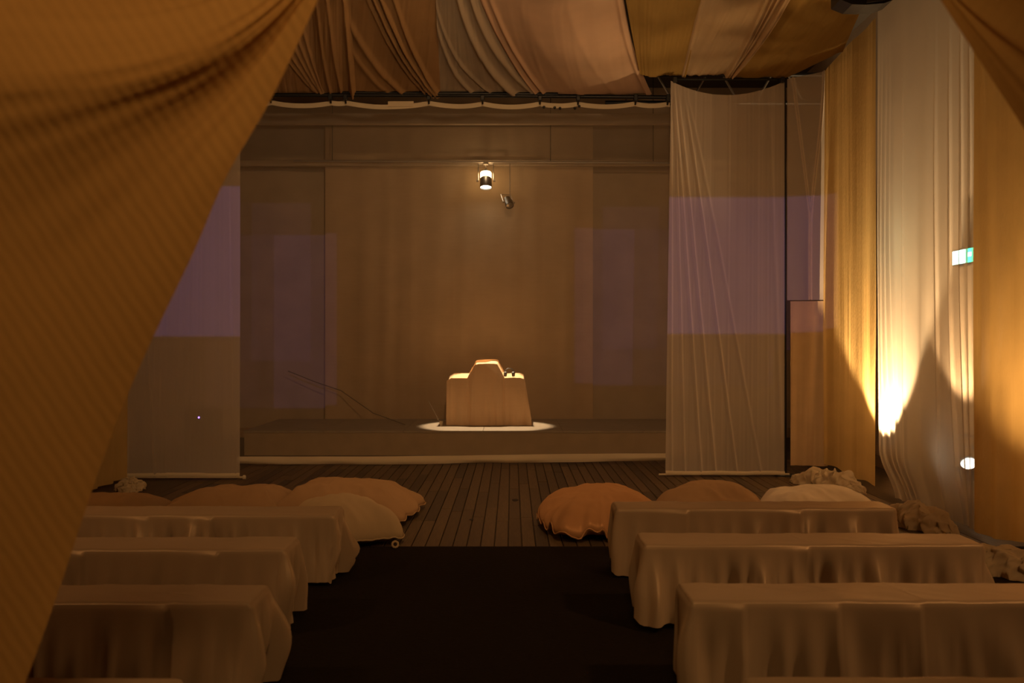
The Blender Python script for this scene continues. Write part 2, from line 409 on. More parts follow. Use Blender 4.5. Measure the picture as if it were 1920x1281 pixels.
# lighting bar and the lamp over the booth
bar = thing('lighting_bar', 'thin metal lighting bar across the stage that carries the booth spotlight', 'bar', (0, 14.95, 4.36))
MB().tube([(-3.4, 14.95, 4.36), (2.6, 14.95, 4.33)], .014, 10).build('pipe', M['steel'], bar, True)
for x in (-2.8, .6, 2.2): MB().tube([(x, 14.95, 4.36), (x, 14.97, ZC)], .006, 6).build('drop_wire', M['black'], bar)
lamp = thing('spotlight', 'lit spotlight can hanging from the bar straight above the draped booth', 'spotlight', (-.39, 14.95, 3.8))
def axis_frame(o, d):
    d = Vector(d).normalized(); q = d.to_track_quat('Z', 'Y'); return Matrix.Translation(o) @ q.to_matrix().to_4x4()
def lathe(mb, mat4, prof, n=24, cap0=True, cap1=False):
    o = len(mb.v)
    for (r, z) in prof:
        for i in range(n):
            t = 2 * PI * i / n; mb.v.append(mat4 @ Vector((r * math.cos(t), r * math.sin(t), z)))
    for k in range(len(prof) - 1):
        for i in range(n):
            j = (i + 1) % n; mb.f.append((o + k * n + i, o + k * n + j, o + k * n + n + j, o + k * n + n + i))
    if cap0: mb.f.append(tuple(o + i for i in range(n)))
    if cap1: e = o + (len(prof) - 1) * n; mb.f.append(tuple(e + i for i in range(n)))
    return mb
def spotlight(root, org, d, scale, lens_mat, vent=False):
    T = axis_frame(org, d); s = scale
    mb = MB(); lathe(mb, T, [(.045 * s, -.24 * s), (.065 * s, -.22 * s), (.068 * s, -.14 * s), (.078 * s, -.12 * s), (.08 * s, 0), (.074 * s, 0), (.072 * s, -.03 * s)], 28)
    mb.build('housing', M['black'], root, True)
    mb = MB(); lathe(mb, T, [(.0725 * s, -.02 * s), (.05 * s, -.008 * s), (.02 * s, -.002 * s)], 28, True, True); mb.build('lens', lens_mat, root, True)
    if vent:
        mb = MB(); lathe(mb, T, [(.0685 * s, -.215 * s), (.073 * s, -.205 * s), (.073 * s, -.15 * s), (.069 * s, -.14 * s)], 28, False); mb.build('vent_ring', M['vent'], root, True)
    a = T @ Vector((.1 * s, 0, -.1 * s)); b = T @ Vector((-.1 * s, 0, -.1 * s)); c = T @ Vector((.1 * s, 0, -.34 * s)); e = T @ Vector((-.1 * s, 0, -.34 * s))
    yk = MB().tube([a, c, e, b], .008 * s, 6).build('yoke', M['steel'], root)
    for q, sg in ((a, 1), (b, -1)):
        MB().tube([q, T @ Vector((sg * .125 * s, 0, -.1 * s))], .018 * s, 10).build('knob', M['steel'], yk)
lp = P(911, 352, 15.0)
spotlight(lamp, lp, (.02, -.9, -3.6), 1.18, M['lamp'], True)
lam_top = lp + Vector((0, .06, .36))
MB().tube([lp + Vector((0, .07, .3)), (lp.x, 14.95, 4.30)], .007, 6).build('hanger_rod', M['steel'], lamp)
MB().box((lp.x - .04, 14.925, 4.30), (lp.x + .04, 14.975, 4.324), .006).build('clamp', M['steel'], lamp)
point('booth_spot_leak_lamp', (lp.x, 14.9, 4.17), 3.0, .02, WARM2)
u2 = thing('spotlight', 'small unlit spotlight hanging to the right of the lit one', 'spotlight', (PX(955, 14.8), 14.8, 3.6))
spotlight(u2, P(956, 386, 14.8), (.3, -.8, -.9), .8, M['steel'])
MB().tube([P(956, 370, 14.86), Vector((PX(956, 14.8), 14.95, 4.325))], .007, 6).build('hanger_rod', M['steel'], u2)
cab = MB().tube([P(540, 696, 15.3) + Vector((0, 0, .0)), P(590, 716, 15.2), P(640, 733, 15.1), P(700, 775, 14.7), Vector((PX(760, 14.0), 14.0, .335))], .007, 7).build('cable', M['cablem'], smooth=True)
tag(cab, 'dark cable sloping down behind the scrim, left of the booth', 'cable')

# draped booth
bd = thing('draped_booth', 'cloth draped booth with a tall middle and two lower wings, standing on the platform', 'booth', (PX(915, 14.4), 14.4, pz))
def booth():
    D0, D1 = 14.10, 14.80
    prof = [(836, 798), (837, 745), (838, 714), (846, 709), (862, 709), (876, 709), (880, 703), (890, 684), (898, 682.5), (911, 682), (925, 682), (932, 683), (940, 698), (946, 710), (960, 709), (975, 708.5), (983, 711), (988, 745), (998, 798)]
    seg = []
    for (a, b) in zip(prof[:-1], prof[1:]):
        n = max(2, int(math.hypot(b[0] - a[0], b[1] - a[1]) / 2.2))
        for k in range(n): seg.append((lerp(a[0], b[0], k / n), lerp(a[1], b[1], k / n)))
    seg.append(prof[-1])
    xy = np.array(seg); X = (xy[:, 0] - 960) / F * D0; Z = np.maximum(H - (xy[:, 1] - 640.5) / F * D0, pz + .003)
    n = len(X); rows = 12; vs = []
    tz = np.clip((Z - pz) / .25, 0, 1)
    for r in range(rows):
        t = r / (rows - 1)
        inset = .04 * math.sin(PI * t)
        y = lerp(D0, D1, t) + .02 * vn(X * 5, t * 3, 5) * (0 if r in () else 1)
        zz = Z + tz * (np.where(Z > 1.05, .015, .045) * t * t + .012 * vn(X * 7, t * 2.5, 8) - .02 * math.sin(PI * t))
        vs += [(float(x), float(yy), float(q)) for x, yy, q in zip(X, y, zz)]
    top = obj('drape', vs, grid_faces(n, rows), M['booth'], bd, True, [(q[0], q[1]) for q in vs])
    # front fall of the cloth: columns below the profile, with folds
    cols = np.linspace(X.min() + .012, X.max() - .012, 150)
    upper = {}
    order = np.argsort(X[2:-2]); xs_ = X[2:-2]; zs_ = Z[2:-2]
    zt = np.array([zs_[np.abs(xs_ - c) < .008].max() if (np.abs(xs_ - c) < .008).any() else np.interp(c, np.sort(xs_), zs_[order]) for c in cols])
    R = 26; vf = []
    for r in range(R):
        t = r / (R - 1)
        z = zt * (1 - t) + (pz + .004) * t
        fold = .05 * t ** .8 * (np.sin(cols * 31 + 1.2 * vn(cols * 9, t, 2)) * .4 + .9 * vn(cols * 17, t * .8, 31)) + .03 * ridge(cols * 6, t * .5, 12) * t
        crease = .05 * gs(cols - PX(880, D0), .02) * (t > .02) + .045 * gs(cols - PX(944, D0), .02) * (t > .02)
        y = D0 - .012 * min(1, t * 8) - np.clip(.02 + fold, 0, 1) * min(1, t * 4) + crease * min(1, t * 6)
        vf += [(float(a), float(b), float(c)) for a, b, c in zip(cols, y, z)]
    obj('front_fall', vf, grid_faces(150, R), M['booth'], bd, True, [(q[0], q[2]) for q in vf])
    # back fall
    vb = []
    for r in range(8):
        t = r / 7
        z = (zt + .05) * (1 - t) + (pz + .004) * t
        vb += [(float(a), D1 + .01 + .03 * t * float(vn(a * 15, t, 77)), float(c)) for a, c in zip(cols, z)]
    obj('back_fall', vb, grid_faces(150, 8), M['booth'], bd, True, [(q[0], q[2]) for q in vb])
booth()
# headphones on the right wing
hp = thing('headphones', 'small dark headphones lying on the right wing of the draped booth', 'headphones', P(955, 708, 14.35))
hc = P(955, 703, 14.3); 
MB().tube([hc + Vector((.075 * math.cos(t), .03 * math.sin(t) - .02, .02 + .075 * math.sin(t))) for t in np.linspace(-.1, PI + .1, 14)], .008, 7).build('headband', M['plastic'], hp, True)
for sgn in (-1, 1):
    mb = MB(); lathe(mb, axis_frame(hc + Vector((sgn * .062, -.02, .012)), (sgn, -.25, .1)), [(.02, -.022), (.036, -.02), (.04, 0), (.034, .016), (.012, .02)], 16, True, True); mb.build('ear_cup', M['plastic'], hp, True)
# small cup with a leaning stick at the left foot of the booth
cp = thing('cup', 'tiny pale cup holding one thin stick at the left foot of the booth', 'cup', P(827, 797, 13.98))
c0 = P(827, 800, 13.98); c0.z = pz
mb = MB(); lathe(mb, Matrix.Translation(c0), [(.018, .001), (.022, .03), (.03, .07), (.026, .07), (.019, .03)], 16); mb.build('bowl', M['hem'], cp, True)
MB().tube([c0 + Vector((0, 0, .02)), P(803, 752, 14.0)], .0035, 6).build('stick', M['steel'], cp)
# violet diode of a device behind the left panel
dv = thing('stage_box', 'small dark device with a violet diode on the floor behind the left sheer panel', 'device', (PX(373, 12.4), 12.4, 0))
dz_ = PZ(783, 12.4)
MB().box((PX(373, 12.4) - .2, 12.42, -.02), (PX(373, 12.4) + .2, 12.75, dz_ + .1), .012).build('case', M['plastic'], dv)
mb = MB(); lathe(mb, axis_frame(P(373, 783, 12.42), (0, -1, 0)), [(.012, -.004), (.012, .006), (.006, .012)], 10, True, True); mb.build('diode', M['led'], dv)

# ------------------------------------------------------------------ scrim, pipe, clamps
DS = 12.05
sx0, sx1 = PX(446, DS), PX(1256, DS)
clips = [510, 622, 650, 805, 905, 1012, 1083, 1190, 1250]
scr = thing('scrim_curtain', 'wide see-through brown gauze scrim hung from the black pipe in front of the stage', 'curtain', ((sx0 + sx1) / 2, DS, 0))
cx = np.array([PX(c, DS) for c in [430] + clips + [1275]])
def stop(u):
    x = sx0 + (sx1 - sx0) * u
    k = np.clip(np.searchsorted(cx, x) - 1, 0, len(cx) - 2); a = cx[k]; b = cx[k + 1]; t = (x - a) / (b - a)
    return PZ(188, DS) - .05 * np.minimum(1, (b - a) / .9) * 4 * t * (1 - t) + (-.02 * u)
def sbot(u): return PZ(871, DS) + (PZ(865, DS) - PZ(871, DS)) * sm(.2, 1, u) + .0
def soff(U, V): return .018 * vn(U * 7, V * 1.5, 3) + .01 * vn(U * 19, V * .7, 4)
def sfun(off, v0, v1, hemy=0.0):
    def fn(U, V):
        vv = v0 + (v1 - v0) * V
        xx = sx0 + (sx1 - sx0) * U - .055 * U * vv
        z = stop(U) * (1 - vv) + sbot(U) * vv
        return xx, DS + soff(U, vv) + off + hemy * np.sin(PI * V) , z, U * 5.4, vv * 4.6
    return fn
sheet('gauze', 130, 60, sfun(0, 0, 1), M['scrim'], scr)
sheet('top_hem', 260, 4, sfun(-.006, 0, .013), M['hem'], scr)
def bfun(U, V):
    x, y, z, a, b = sfun(0, .978, 1.0)(U, V)
    wob = .02 * vn(U * 9, 0, 7)
    return x, y - .012 - .05 * np.sin(PI * V) * (.8 + .5 * vn(U * 12, 0, 2)), np.maximum(z + wob * (V > .5) * .6 + .0, .008), a, b
sheet('bottom_hem', 200, 9, bfun, M['hem'], scr)
MB().box((PX(728, DS), DS - .03, PZ(201, DS)), (PX(776, DS), DS - .026, PZ(191, DS))).build('tape_patch', M['hem'], scr)
pipe = thing('curtain_pipe', 'long black pipe carrying the scrim under the ceiling drapes', 'pipe', (0, DS - .10, PZ(184, DS)))
pz0 = PZ(183, DS)
MB().tube([(PX(440, DS), DS - .10, PZ(182, DS)), (PX(850, DS), DS - .10, PZ(182.5, DS)), (PX(1262, DS), DS - .10, PZ(186.5, DS))], .026, 12).build('tube', M['black'], pipe, True)
MB().tube([(PX(640, DS), DS - .14, PZ(179, DS)), (PX(1045, DS), DS - .14, PZ(182, DS))], .02, 10).build('batten', M['black'], pipe, True)
for c in clips:
    x = PX(c, DS); z = lerp(PZ(182, DS), PZ(186, DS), (c - 450) / 800)
    MB().box((x - .025, DS - .135, z - .055), (x + .025, DS - .05, z + .03), .008).tube([(x, DS - .09, z - .05), (x, DS - .055, z - .085)], .011, 6).build('clamp', M['black'], pipe)
# stubby black knobs hanging over the hem
for (a, b) in ((1020, 201), (1040, 202), (1050, 203), (1078, 203), (1086, 199)):
    p = P(a, b, DS - .04); mb = MB(); lathe(mb, axis_frame(p, (0, -1, 0)), [(.006, -.02), (.016, -.01), (.018, .004), (.008, .014)], 10, True, True); mb.build('peg', M['black'], scr)
# truss behind the right gap
tr = thing('roof_truss', 'dark steel truss glimpsed in the gap above the right sheer panel', 'truss', (2.6, 12.35, 4.35))
for (z, y) in ((4.62, 12.35), (4.98, 12.35)):
    MB().tube([(1.2, y, z), (4.3, y, z)], .03, 10).build('chord', M['black'], tr, True)
for k in range(7):
    a = 1.45 + k * .42
    MB().tube([(a, 12.35, 4.62), (a + .21, 12.35, 4.98)] if k % 2 == 0 else [(a, 12.35, 4.98), (a + .21, 12.35, 4.62)], .014, 8).build('brace', M['steel'], tr, True)

# ------------------------------------------------------------------ sheer side panels
def panel(name, label, xl, xr, D, ztop, zbot, sag, seed, fold_side):
    t = thing(name, label, 'sheer curtain', ((xl + xr) / 2, D, 0), 'sheers at the sides of the scrim')
    W = xr - xl
    def fn(U, V):
        x = lerp(xl, xr, U) + (-.06 * V * (1 - U))
        z = ztop * (1 - V) + zbot * V - sag * 4 * U * (1 - U) * (1 - V) ** 6
        # folds fall from the upper corner and fan towards the foot
        f = 0
        for k, (u0, u1, wd, am) in enumerate(fold_side):
            uc = u0 + (u1 - u0) * V ** .9
            f = f + am * gs(U - uc, wd) * sm(0, .12, V) * (1 - .3 * V)
        f = f + .012 * vn(U * 5, V * 2.2, seed) + .006 * vn(U * 16, V * .8, seed + 2) + .003 * vn(U * 60, V * .5, seed + 4)
        return x, D - f, z, U * W, V * 4.6
    sheet('gauze', 240, 90, fn, M['panel'], t)
    def hem(U, V):
        x = lerp(xl, xr, U) - .06 * (1 - U)
        return x, D - .012 - .012 * np.sin(PI * V), zbot + .045 * (1 - V) - .002 + .006 * vn(U * 9, 0, seed), U * W, V * .1
    sheet('bottom_hem', 80, 5, hem, M['hem'], t)
    return t
Rp = panel('sheer_curtain', 'tall sheer hanging to the right of the scrim, with the violet light on its middle', PX(1257.5, 11), PX(1471, 11), 11.0, PZ(152, 11), PZ(890, 11), .16, 11,
           [(.02, .30, .012, .03), (.05, .42, .012, .03), (.10, .60, .010, .028), (.03, .16, .01, .02), (.0, .05, .01, .02), (.12, .8, .012, .02), (.85, .98, .02, .015)])
MB().tube([(PX(1235, 11), 11.0, .027), (PX(1480, 11), 11.0, .03)], .011, 8).build('weight_rod', M['hem'], Rp)
for c in (1265, 1466): MB().box((PX(c, 11) - .022, 10.95, PZ(156, 11)), (PX(c, 11) + .022, 11.03, PZ(146, 11)), .006).build('clip', M['black'], Rp)
DL = 10.75
Lp = panel('sheer_curtain', 'tall sheer hanging to the left of the scrim, partly behind the near gold curtain', PX(220, DL), PX(450, DL), DL, PZ(150, DL), .035, .10, 21,
           [(.25, .10, .02, .02), (.15, .34, .012, .018), (.45, .40, .05, .012), (.9, .97, .015, .01), (.05, .12, .012, .016)])
MB().tube([(PX(220, DL), DL, .03), (PX(455, DL), DL, .03)], .011, 8).build('weight_rod', M['hem'], Lp)
mb = MB(); lathe(mb, axis_frame(Vector((PX(455, DL), DL, .03)), (1, 0, 0)), [(.012, 0), (.024, .005), (.024, .03), (.012, .036)], 12, True, True); mb.build('finial', M['hem'], Lp, True)
# pole of the hanging frame
po = thing('drape_pole', 'thin black upright pole between the right sheer panel and the corner drapes', 'pole', (PX(1473, 10.97), 11.05, 0))
pxp = PX(1473.5, 11.04)
MB().tube([(pxp, 11.06, .0), (pxp - .012, 11.06, 4.56)], .016, 10).build('upright', M['black'], po, True)
MB().box((pxp - .12, 10.98, -.0), (pxp + .12, 11.2, .012), .004).build('base_plate', M['black'], po)
MB().tube([(PX(1262, 11.06), 11.06, PZ(149, 11.06)), (pxp, 11.06, PZ(149, 11.06))], .014, 8).build('crossbar', M['black'], po, True)

# ------------------------------------------------------------------ corner drapes on the right
va = P(1476, 148, 10.95); vb = P(1546, 134, 10.84)
def vextra(U, V):
    a = .05 * gs(U - lerp(.15, .62, np.clip(V / .62, 0, 1)) , .03) + .05 * gs(U - (.98 - .36 * sm(0, .75, V)), .03)
    return a + .03 * vn(U * 4 + V * 9, V * 24, 5) * gs(U - .75, .12) * gs(V - .42, .15)
zseam = 2.02
o = hang('sheer_drape', (va.x, va.y), (vb.x, vb.y), lambda u: lerp(va.z, vb.z, u), lambda u: zseam + .0 * u, M['panel'], 120, 90, .3, .012, 61, extra=vextra)
tag(o, 'short gathered sheer with a V-shaped fold, hung high right of the black pole', 'drape')
o = hang('lower_drape', (PX(1482, 10.93), 10.93), (PX(1552, 10.85), 10.85), zseam - .012, lambda u: .14 + 0 * u, M['beige'], 110, 40, .16, .022, 63, slant=.2)
tag(o, 'plain beige cloth below the gathered sheer, right of the black pole', 'drape')
ya = P(1548, 134, 10.80); yb = (3.745, 9.87)
def ybot(u): return .17 - .12 * u + .02 * np.sin(u * 9)
o = hang('yellow_drape', (ya.x, ya.y), yb, lambda u: lerp(ya.z, 4.88, u ** .8), ybot, M['yellow'], 150, 90, .42, .035, 71, slant=.25, fine=.002,
         extra=lambda U, V: .05 * gs(U - .1, .06) * V)
tag(o, 'yellow linen drape in the right corner, its right half lit by the bright glow', 'drape')
def shsh(U, V):  # foot of the sheer is swept towards the camera
    return .42 * sm(.91, 1, V) ** 1.2 * (1 - U) + .02 * vn(U * 9, V * 3, 8)
def shx(U, V):
    f = 0
    for u0, u1, am in ((.03, .06, .03), (.08, .16, .035), (.13, .22, .03), (.17, .30, .028), (.3, .33, .012), (.62, .66, .015), (.74, .84, .02), (.83, .93, .025), (.9, .97, .02)):
        f = f + am * gs(U - (u0 + (u1 - u0) * V ** 4), .012) * sm(.05, .5, V)
    return f
o = hang('sheer_drape', (3.75, 9.86), (3.75, 7.66), 4.95, .03, M['sheer'], 320, 110, .5, .014, 81, extra=shx, shift=shsh)
tag(o, 'broad white sheer on the right wall, glowing from the uplight hidden behind it', 'drape')
o = hang('yellow_drape', (3.655, 7.6), (3.655, 5.6), 4.95, lambda u: .05 + .09 * sm(.1, .5, u), M['yellow'], 220, 60, .36, .03, 91, slant=.2, fine=.002)
tag(o, 'yellow linen drape at the right edge of the picture, nearer than the white sheer', 'drape')
o = hang('beige_drape', (3.74, 5.5), (3.74, 3.0), 4.95, .04, M['beige'], 160, 30, .4, .04, 95)
tag(o, 'beige drape on the right wall nearest to the entrance', 'drape')
# left wall, mostly behind the near curtain
for (a, b, mat, lab, sd) in ((10.6, 9.2, 'yellow', 'yellow linen drape on the left wall nearest the sheer panel', 101), (9.15, 7.2, 'sheer', 'white sheer on the left wall behind the benches', 103), (7.15, 5.0, 'yellow', 'yellow linen drape in the middle of the left wall', 105), (4.95, 2.8, 'beige', 'beige drape on the left wall nearest to the entrance', 107)):
    o = hang('side_drape', (-4.25, b), (-4.25, a), 4.95, .05, M[mat], 130, 30, .4, .04, sd)
    tag(o, lab, 'drape')

# fixtures behind the sheer
def floor_stand(root, top, base):
    MB().tube([Vector((base.x, base.y, .01)), top], .012, 8).build('post', M['black'], root, True)
    mb = MB(); lathe(mb, Matrix.Translation(Vector((base.x, base.y, 0))), [(.11, .001), (.11, .012), (.03, .02), (.014, .05)], 20, True, True); mb.build('base', M['black'], root, True)
f1 = thing('spotlight', 'lit spotlight with a bright oval lens seen through the white sheer', 'spotlight', (4.05, 8.5, 0))
lens1 = P(1816, 868, 8.5)
spotlight(f1, lens1, (-.42, -.62, .66), .92, M['lamp_up'])
floor_stand(f1, lens1 + Vector((.1, .15, -.16)), lens1 + Vector((.1, .15, 0)))
hk = MB().tube([P(1802, 838, 8.5), P(1822, 836, 8.52), P(1830, 847, 8.55)], .008, 6).tube([P(1808, 815, 8.5), P(1830, 820, 8.5)], .012, 6).build('bracket', M['steel'], f1)
f2 = thing('spotlight', 'dim spotlight can on the floor in the corner below the bright glow', 'spotlight', (4.02, 9.62, 0))
spotlight(f2, Vector((4.02, 9.62, .26)), (0, 0, 1), .8, M['lamp_up'])
mb = MB(); lathe(mb, Matrix.Translation(Vector((4.02, 9.62, 0))), [(.09, .001), (.09, .01), (.05, .02), (.04, .07)], 20, True, True); mb.build('base', M['black'], f2, True)
mb = MB(); lathe(mb, Matrix.Translation(Vector((4.02, 9.62, .20))), [(.084, 0), (.088, 0), (.088, .125), (.084, .125), (.084, 0)], 24, False); mb.build('snoot', M['black'], f2, True)
# exit sign on the wall
ex = thing('exit_sign', 'small glowing green and white sign on the wall behind the white sheer', 'sign', (XR - .05, 9.7, 2.35))
ed = 4.45 * F / (1806 - 960); ez = PZ(481, ed)
MB().box((XR - .1, ed - .24, ez - .085), (XR - .001, ed + .24, ez + .085), .008).build('housing', M['plastic'], ex)
MB().box((XR - .106, ed - .06, ez - .068), (XR - .1, ed + .22, ez + .068)).build('white_face', M['sign_white'], ex)
MB().box((XR - .106, ed - .22, ez - .068), (XR - .1, ed - .065, ez + .068)).build('green_face', M['sign_green'], ex)
MB().box((XR - .109, ed - .185, ez - .012), (XR - .105, ed - .11, ez + .03)).build('pictogram', M['sign_white'], ex)

# ------------------------------------------------------------------ ceiling drapes
def strip(label, L, R, Dend, zend, mat, folds, belly, seed, rise=.075, nu=90, nv=90, dip=0.0, endcurve=None):
    """L, R: edge pixels at the far end, half way and at the top of the photograph; the cloth runs on towards the camera overhead"""
    Dm, Dt = Dend - 1.55, Dend - 2.85
    def edge(e, D):
        X = [PX(e[0], Dend), PX(e[1], Dm), PX(e[2], Dt)]
        t = (Dend - D) / (Dend - Dt)
        tm = (Dend - Dm) / (Dend - Dt)
        # quadratic through the three points, straight beyond the top of the photograph
        l0 = (t - tm) * (t - 1) / ((0 - tm) * (0 - 1)); l1 = t * (t - 1) / (tm * (tm - 1)); l2 = t * (t - tm) / (1 * (1 - tm))
        q = X[0] * l0 + X[1] * l1 + X[2] * l2
        s = np.clip(t - 1, 0, None)
        return np.where(t <= 1, q, X[2] + (X[2] - X[1]) / (1 - tm) * .25 * np.tanh(s))
    def fn(U, V):
        D = Dend - (Dend - 4.0) * V ** 1.25
        if endcurve is not None: D = D - endcurve(U) * (1 - V) ** 3
        xl = edge(L, D); xr = edge(R, D)
        x = xl + (xr - xl) * U
        t = (Dend - D) / (Dend - Dt)
        z = zend + rise * (Dend - D) * np.where(D > 9, 1, 1) - np.clip(9.0 - D, 0, None) * rise * .8
        z = z - belly * 4 * U * (1 - U) * np.clip(t * 1.6, 0, 1) ** .7 - dip * np.sin(PI * np.clip(t, 0, 1))
        for (ub, ut, wd, am) in folds:
            uc = ub + (ut - ub) * np.clip(t, 0, 1.6) ** .85
            z = z - am * gs(U - uc, wd) * (.45 + .55 * np.clip(1 - t * .3, .3, 1))
        z = z + .012 * vn(U * 4, t * 2, seed) + .007 * vn(U * 11 - t * 2, t * 1.2, seed + 2) + .0035 * vn(U * 34 - t * 6, t * 2.0, seed + 4)
        # hem over the pipe
        return x, D, z, U * 1.4, D
    o = sheet('ceiling_drape', nu, nv, fn, mat)
    tag(o, label, 'ceiling drape', 'drapes strung under the ceiling'); return o
zp = PZ(174, 12.0)
strip('brown ceiling drape at the far left, mostly behind the near gold curtain', (300, 250, 200), (512, 505, 500), 12.0, zp, M['olive'], [(.3, .2, .05, .04), (.7, .6, .04, .04)], .06, 201)
strip('ceiling drape with a fan of fine creases, beside the near gold curtain', (505, 480, 470), (612, 600, 592), 12.0, zp, M['amber'], [(.97, .70, .02, .03), (.94, .55, .02, .03), (.92, .4, .02, .03), (.88, .25, .02, .03), (.85, .1, .02, .03)], .05, 203)
strip('narrow brown ceiling drape ending in a knot-like gather on the pipe', (600, 590, 585), (668, 662, 656), 12.0, zp - .01, M['brown'], [(.9, .85, .06, .06), (.3, .1, .05, .03), (.6, .4, .05, .03)], .06, 205)
strip('orange-brown ceiling drape with a bundle of diagonal folds, left of the grey one', (662, 660, 654), (826, 822, 820), 12.0, zp - .005, M['brown'], [(.92, .28, .018, .06), (.96, .36, .018, .06), (.86, .2, .018, .04), (.99, .5, .02, .05), (.6, -.2, .04, .04), (.45, -.4, .05, .03)], .03, 207, nu=150)
strip('pale grey ceiling drape left of the salmon one', (822, 820, 817), (1016, 955, 912), 12.0, zp, M['grey'], [(.35, -.1, .03, .035), (.55, -.05, .02, .03), (.75, .45, .05, .06), (.95, .7, .05, .05)], .05, 209, nu=120)
strip('broad salmon ceiling drape sagging in the middle of the ceiling', (1004, 944, 898), (1222, 1188, 1168), 12.02, PZ(176, 12.02), M['salmon'], [(.02, .02, .025, .05), (.09, .08, .02, .04), (.4, .3, .05, .012), (.7, .62, .03, .012), (.97, .97, .02, .05)], .16, 211, nu=150)
strip('olive ceiling drape right of the salmon one', (1200, 1180, 1160), (1286, 1308, 1334), 11.1, PZ(140, 11.1), M['olive'], [(.3, .3, .15, .03), (.98, .98, .03, .03)], .05, 213)
strip('beige ceiling drape above the right sheer panel', (1278, 1302, 1328), (1372, 1440, 1500), 11.1, PZ(141, 11.1), M['beige'], [(.03, .03, .03, .03), (.9, .75, .03, .05), (.95, .85, .02, .05)], .06, 215)
strip('rolled narrow pale ceiling drape slanting to the far corner', (1364, 1425, 1478), (1380, 1458, 1520), 11.08, PZ(142, 11.08), M['beige'], [(.2, .2, .1, .03), (.5, .5, .1, .04), (.8, .8, .1, .03)], .05, 217)
strip('dark olive ceiling drape curving into the right corner', (1366, 1445, 1512), (1562, 1605, 1660), 11.1, PZ(143, 11.1), M['olive'], [(.2, .1, .08, .03), (.5, .6, .1, .03)], .10, 219, nu=120, endcurve=lambda u: .75 * sm(.45, 1, u))

# loudspeaker high on the right
sp = thing('loudspeaker', 'black loudspeaker hanging under the ceiling drapes at the upper right', 'loudspeaker', P(1632, -20, 7.4))
c = P(1632, -46, 7.4)
def prism(pts, y0, y1):
    n = len(pts); vs = [(p[0], y0, p[1]) for p in pts] + [(p[0], y1, p[1]) for p in pts]
    return vs, [tuple(range(n))[::-1], tuple(range(n, 2 * n))] + [(i, (i + 1) % n, n + (i + 1) % n, n + i) for i in range(n)]
k = 7.4 / F
pts = [(c.x + a * k, c.z - b * k) for a, b in ((-56, 45), (-34, 54), (-8, 55), (26, 52), (42, 46), (58, 24), (62, -40), (-58, -40))]
mb = MB(); mb.add(*prism(pts, 7.4, 7.62)); mb.build('cabinet', M['plastic'], sp)
pts2 = [(c.x + a * k, c.z - b * k) for a, b in ((-8, 52), (24, 48), (38, 43), (52, 22), (55, -30), (4, -30), (-2, 20))]
mb = MB(); mb.add(*prism(pts2, 7.385, 7.4)); mb.build('grille', M['grille'], sp)
MB().tube([(c.x, 7.6, c.z + .16), (c.x, 7.6, ZC)], .012, 8).build('hanger', M['black'], sp)

